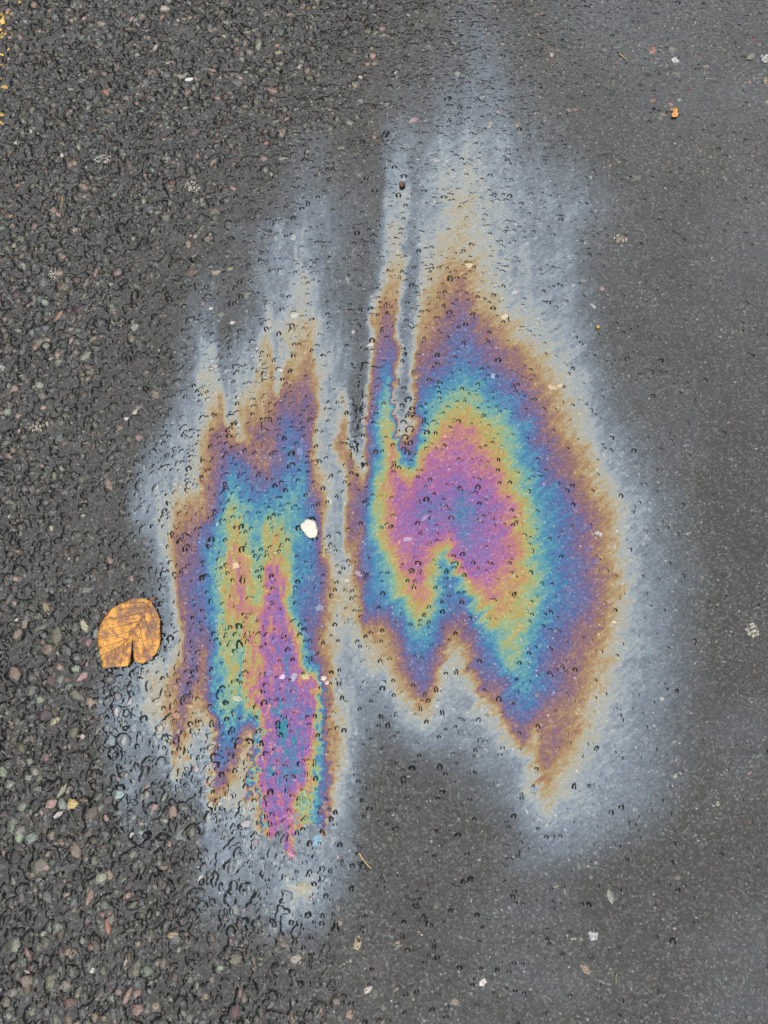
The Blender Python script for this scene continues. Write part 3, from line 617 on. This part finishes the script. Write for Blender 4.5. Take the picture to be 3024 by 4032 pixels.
for s in STONES: add_stone(*s)
tries = 0
while len(placed) < 296 and tries < 20000:
    tries += 1
    px, py = rs.uniform(0, 1500), rs.uniform(0, 4032)
    if rs.random() > float(coarse(px, py)) ** 1.5: continue
    ln = rs.uniform(30, 56)
    if any((px - a) ** 2 + (py - b) ** 2 < (0.55 * (ln + s)) ** 2 for a, b, s in placed): continue
    add_stone(px, py, ln, ln * rs.uniform(.55, .95), rs.uniform(0, 180), rs.choices(keys, wts)[0])

# smaller aggregate: thousands of chips, one part
def scatter(name, X, Y, LN, WD, ANG, COL, PROUD, FL, parent, kindlab, flat):
    PXs, PYs = pixel(X, Y)
    film = film_nm(PXs, PYs) if FL else np.zeros(len(X))
    Hs = height(X, Y)
    vs, ts, fs, cs, off = [], [], [], [], 0
    ksel = RNG.integers(0, 16, len(X))
    for k in range(16):
        idx = np.nonzero(ksel == k)[0]
        if not len(idx): continue
        v, t = SHAPES[k]
        n = len(v)
        sx = LN[idx, None] * .54; sy = WD[idx, None] * .54; sz = (LN + WD)[idx, None] * .17 * flat[idx, None]
        ca = np.cos(ANG[idx, None]); sa = np.sin(ANG[idx, None])
        lx = v[None, :, 0] * sx; ly = v[None, :, 1] * sy
        wx = X[idx, None] + lx * ca - ly * sa; wy = Y[idx, None] + lx * sa + ly * ca
        wz = Hs[idx, None] + 0.0003 + (PROUD[idx, None] - 1) * sz + v[None, :, 2] * sz
        vs.append(np.stack([wx, wy, wz], -1).reshape(-1, 3))
        ts.append((t[None] + (np.arange(len(idx)) * n)[:, None, None] + off).reshape(-1, 3))
        fs.append(np.repeat(film[idx], n)); cs.append(np.repeat(COL[idx], n, axis=0))
        off += n * len(idx)
    me = mesh_np(name, np.vstack(vs), tris=np.vstack(ts), smooth=False)
    fattr(me, 'film', np.concatenate(fs)); cattr(me, 'col', np.vstack(cs))
    o = link(name, me, M_GRAIN, parent)
    o['kind'] = 'stuff'
    return o

def colours(n, names, w):
    p = np.array([PAL[k] for k in names]); w = np.array(w, float); w /= w.sum()
    c = p[RNG.choice(len(names), n, p=w)]
    return c * RNG.uniform(.7, 1.3, (n, 1)) * RNG.uniform(.92, 1.08, (n, 3))

chips = scatter('aggregate', CHX, CHY, CHL, CHW, CHA, colours(len(CHX), keys, wts), RNG.uniform(.05, .5, len(CHX)) * (.4 + .6 * CHC), True, road, None, .35 + .65 * CHC)
# bright mineral flecks, 1 to 2 mm
n = 1900
X, Y = rand_pts(n, RNG); n = len(X)
LN = .0006 + .0015 * RNG.random(n) ** 2.2; WD = LN * RNG.uniform(.45, .95, n)
scatter('mineral_flecks', X, Y, LN, WD, RNG.uniform(0, 3.14, n),
        colours(n, ['white', 'pw', 'cream', 'salmon', 'pgreen', 'tan', 'blue', 'grey'], [16, 12, 14, 8, 14, 16, 5, 15]), RNG.uniform(.2, .7, n), True, road, None, np.full(n, .6))

# ------------------------------------------------------------------ the orange beech leaf
def sheet(name, outline, holes_pts, zfun, thick, mat, parent, spacing):
    """solid sheet from an outline (metres), finely triangulated"""
    out = [Vector((p[0], p[1])) for p in outline]
    n = len(out)
    xs_ = [p.x for p in out]; ys_ = [p.y for p in out]
    pts = []
    rr = random.Random(3)
    x = min(xs_)
    while x < max(xs_):
        y = min(ys_)
        while y < max(ys_):
            qx = x + rr.uniform(-.3, .3) * spacing; qy = y + rr.uniform(-.3, .3) * spacing
            inside = False; j = n - 1; dmin = 1e9
            for i in range(n):
                if (ys_[i] > qy) != (ys_[j] > qy) and qx < (xs_[j] - xs_[i]) * (qy - ys_[i]) / (ys_[j] - ys_[i]) + xs_[i]:
                    inside = not inside
                dmin = min(dmin, float(seg_d(qx, qy, (xs_[i], ys_[i]), (xs_[j], ys_[j]))))
                j = i
            if inside and dmin > spacing * .4: pts.append(Vector((qx, qy)))
            y += spacing
        x += spacing
    res = delaunay_2d_cdt(out + pts, [], [list(range(n))], 1, 1e-7)
    vv = np.array([(p.x, p.y) for p in res[0]])
    z = zfun(vv[:, 0], vv[:, 1])
    tris = np.array([f for f in res[2] if len(f) == 3])
    me = mesh_np(name, np.column_stack([vv, z]), tris=tris)
    o = link(name, me, mat, parent)
    md = o.modifiers.new('thickness', 'SOLIDIFY'); md.thickness = thick; md.offset = -1
    return o

def densify(pts, step):
    out = []
    for i in range(len(pts)):
        a, b = pts[i], pts[(i + 1) % len(pts)]
        k = max(1, int(math.hypot(b[0] - a[0], b[1] - a[1]) / step))
        for j in range(k): out.append((a[0] + (b[0] - a[0]) * j / k, a[1] + (b[1] - a[1]) * j / k))
    return out

def crop_pts(txt, ox, oy, s):
    r = []
    for p in txt.split():
        a, b = p.split(',')
        gx_, gy_ = ground(ox + float(a) / s, oy + float(b) / s)
        r.append((float(gx_), float(gy_)))
    return r

def tube(name, pts, r0, r1, mat, parent, seg=6):
    P = [Vector(p) for p in pts]; V = []; T = []
    for i, p in enumerate(P):
        d = (P[min(i + 1, len(P) - 1)] - P[max(i - 1, 0)]).normalized()
        sx_ = d.cross(Vector((0, 0, 1))).normalized(); up = sx_.cross(d)
        r = r0 + (r1 - r0) * i / (len(P) - 1)
        for k in range(seg):
            a = k / seg * 2 * math.pi
            V.append(p + sx_ * math.cos(a) * r + up * math.sin(a) * r)
    for i in range(len(P) - 1):
        for k in range(seg):
            a = i * seg + k; b = i * seg + (k + 1) % seg
            T += [(a, b, b + seg), (a, b + seg, a + seg)]
    for k in range(1, seg - 1):
        T.append((0, k + 1, k)); e = (len(P) - 1) * seg; T.append((e, e + k, e + k + 1))
    return link(name, mesh_np(name, np.array([tuple(v) for v in V]), tris=np.array(T)), mat, parent)

LEAF = crop_pts("985,395 900,372 780,362 735,372 700,388 600,435 500,490 425,550 385,615 372,640 345,705 318,790 308,880 318,980 332,1070 350,1150 372,1190 362,1272 470,1262 600,1255 690,1248 728,1200 742,1070 750,960 753,865 764,960 772,1060 776,1150 795,1188 880,1217 980,1165 1060,1090 1105,980 1117,880 1106,760 1110,650 1085,560 1050,490 1010,430", 300, 2250, 3.318)
MID = crop_pts("985,395 935,500 880,610 815,720 745,825 680,905 600,990 520,1065 450,1120 385,1180", 300, 2250, 3.318)
VEINS = [crop_pts(t, 300, 2250, 3.318) for t in (
    "960,440 860,420 740,425 640,440", "930,495 800,490 640,505 520,515", "890,560 780,575 640,608 420,632", "825,670 720,695 615,720 440,765",
    "745,790 620,820 500,858 325,900", "670,895 560,935 420,985 330,1012", "600,985 500,1040 360,1105", "965,470 1010,600 1060,745", "905,600 960,770 1020,945",
    "835,690 875,860 915,1060", "650,925 628,1080 598,1250", "555,1025 520,1110 490,1255")]
lx = np.array([p[0] for p in LEAF]); ly = np.array([p[1] for p in LEAF])
lcx, lcy = lx.mean(), ly.mean()
def leaf_z(x, y):
    x = np.asarray(x, float); y = np.asarray(y, float)
    z = 0.0040 + 0.0012 * vnoise(x, y, .02, 51)
    d = np.full(x.shape, 1.0)
    for line in [MID] + VEINS:
        for a, b in zip(line[:-1], line[1:]): d = np.minimum(d, seg_d(x, y, a, b))
    z = z + 0.0009 * (1 - np.exp(-(d / .003) ** 2))
    r = np.hypot(x - lcx, y - lcy) / .03
    return z + 0.0014 * np.exp(-r * r) - .0004 * r * r + .0016 * np.clip(r - .75, 0, 1) * (1 + vnoise(x, y, .013, 52))
m = bpy.data.materials.new('autumn_leaf'); m.use_nodes = True
nt = m.node_tree; nn = nt.nodes; ll = nt.links; b = nn['Principled BSDF']
tc = nn.new('ShaderNodeTexCoord')
n1 = nn.new('ShaderNodeTexNoise'); n1.inputs['Scale'].default_value = 115; n1.inputs['Detail'].default_value = 5; n1.inputs['Roughness'].default_value = .62
n2 = nn.new('ShaderNodeTexNoise'); n2.inputs['Scale'].default_value = 520; n2.inputs['Detail'].default_value = 3
ll.new(tc.outputs['Object'], n1.inputs['Vector']); ll.new(tc.outputs['Object'], n2.inputs['Vector'])
cr = nn.new('ShaderNodeValToRGB'); ll.new(n1.outputs['Fac'], cr.inputs['Fac'])
e = cr.color_ramp; e.elements.new(.5); e.elements.new(.56)
for el, (p, cc) in zip(e.elements, [(.40, (.115, .055, .028)), (.48, (.17, .078, .025)), (.525, (.28, .125, .018)), (.60, (.35, .17, .022))]):
    el.position = p; el.color = (*cc, 1)
cr2 = nn.new('ShaderNodeValToRGB'); ll.new(n2.outputs['Fac'], cr2.inputs['Fac'])
cr2.color_ramp.elements[0].position = .34; cr2.color_ramp.elements[0].color = (.35, .3, .25, 1)
cr2.color_ramp.elements[1].position = .48; cr2.color_ramp.elements[1].color = (1, 1, 1, 1)
mm = nn.new('ShaderNodeMix'); mm.data_type = 'RGBA'; mm.blend_type = 'MULTIPLY'; mm.inputs['Factor'].default_value = .75
ll.new(cr.outputs['Color'], mm.inputs['A']); ll.new(cr2.outputs['Color'], mm.inputs['B']); ll.new(mm.outputs['Result'], b.inputs['Base Color'])
b.inputs['Roughness'].default_value = .22; b.inputs['IOR'].default_value = 1.36
bp = nn.new('ShaderNodeBump'); bp.inputs['Distance'].default_value = .0003; ll.new(n2.outputs['Fac'], bp.inputs['Height']); ll.new(bp.outputs['Normal'], b.inputs['Normal'])
M_LEAF = m
M_VEIN = plain_material('leaf_vein', (.16, .052, .016), .3, .3, 400)
M_VEIN2 = plain_material('leaf_side_vein', (.06, .028, .008), .3, .3, 400)
leaf = empty('beech_leaf', (lcx, lcy, 0.003))
tag(leaf, 'wet orange autumn leaf with a slit, lying left of the oil sheen', 'leaf')
sheet('blade', densify(LEAF, .0016), None, leaf_z, .0004, M_LEAF, leaf, .0019)
def on_leaf(line, up, k=4):
    r = []
    for a, bb in zip(line[:-1], line[1:]):
        for j in range(k):
            x = a[0] + (bb[0] - a[0]) * j / k; y = a[1] + (bb[1] - a[1]) * j / k
            r.append((x, y))
    r.append(line[-1])
    z = leaf_z(np.array([p[0] for p in r]), np.array([p[1] for p in r]))
    return [(p[0], p[1], float(q) + up) for p, q in zip(r, z)]
mr_ = on_leaf(MID, .0001)
tube('midrib', mr_, .00075, .0003, M_VEIN, leaf)
for v in VEINS: tube('vein', on_leaf(v, .00006), .00040, .0002, M_VEIN2, leaf, 5)
stalk = crop_pts("985,395 1005,375 1025,352 1050,345", 300, 2250, 3.318)
tube('stalk', [(stalk[0][0], stalk[0][1], mr_[0][2]), (stalk[1][0], stalk[1][1], .0045), (stalk[2][0], stalk[2][1], .0040), (stalk[3][0], stalk[3][1], .0030)], .0007, .0009, M_VEIN, leaf)

# scrap of a second leaf
M_SCRAP = plain_material('leaf_scrap', (.36, .15, .03), .3, .3, 500)
SCR = crop_pts("430,1050 485,1062 488,1040 520,1043 524,1088 536,1112 526,1150 485,1162 448,1150 462,1100 482,1085 470,1072 432,1062", 2500, 100, 3.166)
sc_ = empty('leaf_scrap', (SCR[0][0], SCR[0][1], 0.002))
tag(sc_, 'tiny torn orange leaf scrap near the top right corner', 'leaf scrap')
scz = lambda x, y: 0.0022 + 0.0008 * vnoise(x, y, .006, 61)
sheet('blade', densify(SCR, .001), None, scz, .0003, M_SCRAP, sc_, .0012)
rib = crop_pts("500,1045 495,1090 488,1125 470,1155", 2500, 100, 3.166)
tube('midrib', [(p[0], p[1], float(scz(np.array(p[0]), np.array(p[1]))) + .0002) for p in rib], .0003, .0002, M_VEIN, sc_)

# ------------------------------------------------------------------ white blob
GUM = crop_pts("745,632 800,655 880,660 945,705 975,780 985,870 1015,925 1010,1010 985,1080 940,1120 860,1142 780,1130 715,1080 660,1010 620,955 570,900 548,840 560,770 600,730 635,725 665,680 710,640", 1100, 1950, 6.636)
for _ in range(2):
    GUM = [q for i in range(len(GUM)) for q in ((GUM[i][0] * .75 + GUM[(i + 1) % len(GUM)][0] * .25, GUM[i][1] * .75 + GUM[(i + 1) % len(GUM)][1] * .25),
                                                 (GUM[i][0] * .25 + GUM[(i + 1) % len(GUM)][0] * .75, GUM[i][1] * .25 + GUM[(i + 1) % len(GUM)][1] * .75))]
gcx = sum(p[0] for p in GUM) / len(GUM); gcy = sum(p[1] for p in GUM) / len(GUM)
M_GUM = plain_material('gum', (.34, .31, .27), .45, .10, 260, bump=.0003)
GD = densify(GUM, .0012)
def gum_z(x, y):
    x = np.asarray(x, float); y = np.asarray(y, float)
    d = np.full(x.shape, 1.0)
    for i in range(len(GUM)): d = np.minimum(d, seg_d(x, y, GUM[i], GUM[(i + 1) % len(GUM)]))
    return height(gcx, gcy) + .0008 + .0013 * (1 - np.exp(-d / .0014)) + .0002 * vnoise(x, y, .003, 71)
gum = sheet('chewing_gum', GD, None, gum_z, .0015, M_GUM, None, .0011)
tag(gum, 'flat white lobed blob, like trodden gum, on the left rainbow streaks', 'gum')

# ------------------------------------------------------------------ white crusts
M_CRUST = wet_material('white_crust', None, 'attr')
def crust(px0, py0, rx, ry, nchip, label, cols, seed, group=None):
    g = np.random.default_rng(seed)
    x0, y0 = ground(px0, py0)
    a = g.uniform(0, 6.283, nchip); r = np.sqrt(g.random(nchip))
    X = x0 + rx * MPP * r * np.cos(a); Y = y0 + ry * MPP * r * np.sin(a)
    vs, ts, cs, off = [], [], [], 0
    for i in range(nchip):
        v, t = SHAPES[int(g.integers(0, 16))]
        L = g.uniform(.0014, .0032); W = L * g.uniform(.5, .9); th = g.uniform(0, 3.14)
        lx_ = v[:, 0] * L * .54 * 1.0; ly_ = v[:, 1] * W * .54
        w = np.column_stack([X[i] + lx_ * math.cos(th) - ly_ * math.sin(th), Y[i] + lx_ * math.sin(th) + ly_ * math.cos(th),
                             float(height(X[i], Y[i])) + .0007 + v[:, 2] * .0005])
        vs.append(w); ts.append(t + off); off += len(v)
        cs.append(np.repeat(np.array([PAL[cols[int(g.integers(0, len(cols)))]]]) * g.uniform(.75, 1.25), len(v), axis=0))
    me = mesh_np('white_crust', np.vstack(vs), tris=np.vstack(ts)); cattr(me, 'col', np.vstack(cs))
    o = link('white_crust', me, M_CRUST)
    tag(o, label, 'crust', 'crusty pale patches on the asphalt')
    return o
crust(2962, 2481, 24, 26, 90, 'round crusty white patch with holes near the right edge, level with the leaf', ['white', 'cream', 'pgreen'], 1)
crust(3012, 234, 22, 22, 60, 'crusty white patch cut by the right edge at the top', ['white', 'blue'], 2)
crust(408, 632, 40, 22, 60, 'cluster of white crystals in the coarse asphalt at upper left', ['white', 'blue', 'peach'], 3)
crust(758, 740, 34, 32, 60, 'pale tan and white crust in the dark asphalt left of the upper sheen', ['cream', 'olive', 'white'], 4)
crust(148, 1684, 30, 20, 34, 'white and yellow flakes near the left edge, above the leaf', ['white', 'cream', 'yellow'], 5)
crust(212, 1082, 20, 26, 26, 'pale flaky crust round a brown stone at left', ['cream', 'pw'], 6)
crust(2358, 2101, 14, 10, 20, 'small white crust on the violet rim of the right lobe', ['white'], 7)
crust(10, 1455, 16, 16, 20, 'cream flakes cut by the left edge, a third of the way down', ['cream', 'white'], 8)
crust(2441, 943, 34, 22, 40, 'faint tan and white crust right of the top of the sheen', ['tan', 'cream', 'white', 'olive'], 9)

# ------------------------------------------------------------------ seeds and straws
def seed_obj(px0, py0, rpx, label, col):
    x, y = ground(px0, py0); x = float(x); y = float(y); r = rpx * MPP
    h = float(height(x, y))
    me = bpy.data.meshes.new('seed'); bm = bmesh.new()
    bmesh.ops.create_uvsphere(bm, u_segments=14, v_segments=9, radius=1)
    for v in bm.verts:
        d = math.hypot(v.co.x, v.co.y)
        v.co.z *= .75
        if v.co.z > 0 and d < .62: v.co.z -= .45 * (1 - (d / .62) ** 2)      # sunken crown
        k = 1 + .08 * math.sin(3 * math.atan2(v.co.y, v.co.x) + 1)
        v.co.x *= k; v.co.y *= k * .94
        v.co = Vector((x, y, h + r * .6)) + v.co * r
    bm.to_mesh(me); bm.free()
    me.polygons.foreach_set('use_smooth', np.ones(len(me.polygons), bool))
    o = link('seed', me, plain_material('seed_husk', col, .3, .4, 900))
    tag(o, label, 'seed')
seed_obj(1583, 732, 15, 'small dark brown round seed in the silver sheen at the top', (.035, .016, .010))
seed_obj(2353, 1290, 9, 'tiny yellow brown seed beside the right edge of the sheen', (.20, .12, .03))
M_STRAW = plain_material('straw', (.24, .17, .07), .4, .3, 800)
def straw(pts, r, label):
    P = []
    for (a, b_) in pts:
        x, y = ground(a, b_); P.append((float(x), float(y), float(height(x, y)) + .0011))
    Q = []
    for i in range(len(P) - 1):
        for j in range(3):
            t = j / 3; Q.append(tuple(P[i][k] + (P[i + 1][k] - P[i][k]) * t for k in range(3)))
    Q.append(P[-1])
    o = tube('straw', Q, r, r * .5, M_STRAW, None)
    tag(o, label, 'straw', 'bits of straw')
straw([(1415, 3358), (1428, 3382), (1442, 3400), (1464, 3422)], .0009, 'yellow straw scrap on grey asphalt below the left lobe')
straw([(2425, 3832), (2423, 3850), (2424, 3868)], .0004, 'thin upright straw bit in the dark asphalt at lower right')
straw([(497, 122), (512, 118), (531, 119)], .0005, 'short curved straw in coarse asphalt at the top left')
straw([(253, 784), (247, 808), (239, 836)], .0005, 'short upright straw in coarse asphalt below the white crystals')
straw([(2436, 213), (2455, 226), (2470, 243)], .0006, 'slanting tan straw in the asphalt at the top right')

# ------------------------------------------------------------------ worn yellow line at the left edge
M_YEL = wet_material('yellow_paint', None, 'attr')
line = empty('yellow_road_line', (-0.36, 0.40, 0))
tag(line, 'remains of a worn yellow painted line at the upper left edge', 'road marking')
ry = random.Random(9)
chips_l = [(30, 56, 20, 15), (20, 139, 28, 24), (12, 152, 22, 20), (9, 217, 14, 12), (36, 202, 15, 18), (9, 263, 16, 12), (20, 344, 20, 30), (5, 454, 18, 32), (78, 12, 15, 14), (17, 78, 26, 12), (8, 60, 16, 14), (3, 312, 12, 10), (6, 486, 12, 16)]
for _ in range(60):
    yy = ry.uniform(-120, 900); xx = 40 - .1 * yy - ry.uniform(20, 130)
    chips_l.append((xx, yy, ry.uniform(24, 60), ry.uniform(18, 44)))
for (a, b_, w, hh) in [(a_, b2, w_ * 1.35, h_ * 1.35) for a_, b2, w_, h_ in chips_l]:
    x, y = ground(a, b_); x = float(x); y = float(y)
    v, t = SHAPES[ry.randrange(16)]
    th = ry.uniform(0, 3.14)
    lx_ = v[:, 0] * w * MPP * .5; ly_ = v[:, 1] * hh * MPP * .5
    wx = x + lx_ * math.cos(th) - ly_ * math.sin(th); wy = y + lx_ * math.sin(th) + ly_ * math.cos(th)
    wz = height(wx, wy) + .0006 + v[:, 2] * .0004
    me = mesh_np('paint_flake', np.column_stack([wx, wy, wz]), tris=t)
    q = ry.uniform(.6, 1.1)
    cattr(me, 'col', np.tile(np.array([[.34 * q, .22 * q, .055 * q]]), (len(v), 1)))
    link('paint_flake', me, M_YEL, line)

# ------------------------------------------------------------------ unseen hedges, added beyond the frame to give the wet surface dark reflections
M_LEAFY = plain_material('added_hedge_leaf', (.035, .045, .022), .5, .4, 6)
M_CORE = plain_material('added_hedge_core', (.018, .018, .011), .8, .3, 9)
def added_hedge(x0, x1, y0, y1, h, label, seed):
    g = np.random.default_rng(seed)
    root = empty('added_hedge', ((x0 + x1) / 2, (y0 + y1) / 2, 0))
    tag(root, label, 'added_hedge', 'unseen leafy screens added for dark reflections')
    bm = bmesh.new()
    bmesh.ops.create_cube(bm, size=1)
    bmesh.ops.subdivide_edges(bm, edges=bm.edges[:], cuts=7, use_grid_fill=True)
    for v in bm.verts:
        v.co = Vector(((x0 + x1) / 2 + v.co.x * (x1 - x0 - .12), (y0 + y1) / 2 + v.co.y * (y1 - y0 - .12), (v.co.z + .5) * (h - .06)))
        v.co += Vector(g.uniform(-.05, .05, 3)) * (1 if v.co.z > .05 else 0)
    me = bpy.data.meshes.new('core'); bm.to_mesh(me); bm.free()
    link('core', me, M_CORE, root)
    n = 5000
    P = np.column_stack([g.uniform(x0, x1, n), g.uniform(y0, y1, n), g.uniform(.03, h, n)])
    side = g.integers(0, 3, n); lo = g.random(n) < .5
    P[(side == 0) & lo, 0] = x0; P[(side == 0) & ~lo, 0] = x1
    P[(side == 1) & lo, 1] = y0; P[(side == 1) & ~lo, 1] = y1
    P[side == 2, 2] = h
    P += g.normal(0, .02, P.shape); P[:, 2] = np.maximum(P[:, 2], .02)
    A = g.normal(size=(n, 3)); A /= np.linalg.norm(A, axis=1)[:, None]
    B = np.cross(A, g.normal(size=(n, 3))); B /= np.linalg.norm(B, axis=1)[:, None]
    sz = g.uniform(.03, .06, (n, 1))
    V = np.stack([P - A * sz, P + B * sz * .5, P + A * sz, P - B * sz * .5], 1).reshape(-1, 3)
    me = mesh_np('foliage', V, quads=np.arange(4 * n).reshape(n, 4), smooth=False)
    link('foliage', me, M_LEAFY, root)['kind'] = 'stuff'
added_hedge(-3.0, -2.2, -3.2, 3.4, 2.3, 'unseen leafy screen added beyond the left edge to darken reflections', 1)
added_hedge(2.6, 3.4, -3.2, 3.4, 2.3, 'unseen leafy screen added beyond the right edge to darken reflections', 2)
added_hedge(-2.1, 2.5, 3.3, 4.0, 2.0, 'unseen leafy screen added beyond the top edge to darken reflections', 3)
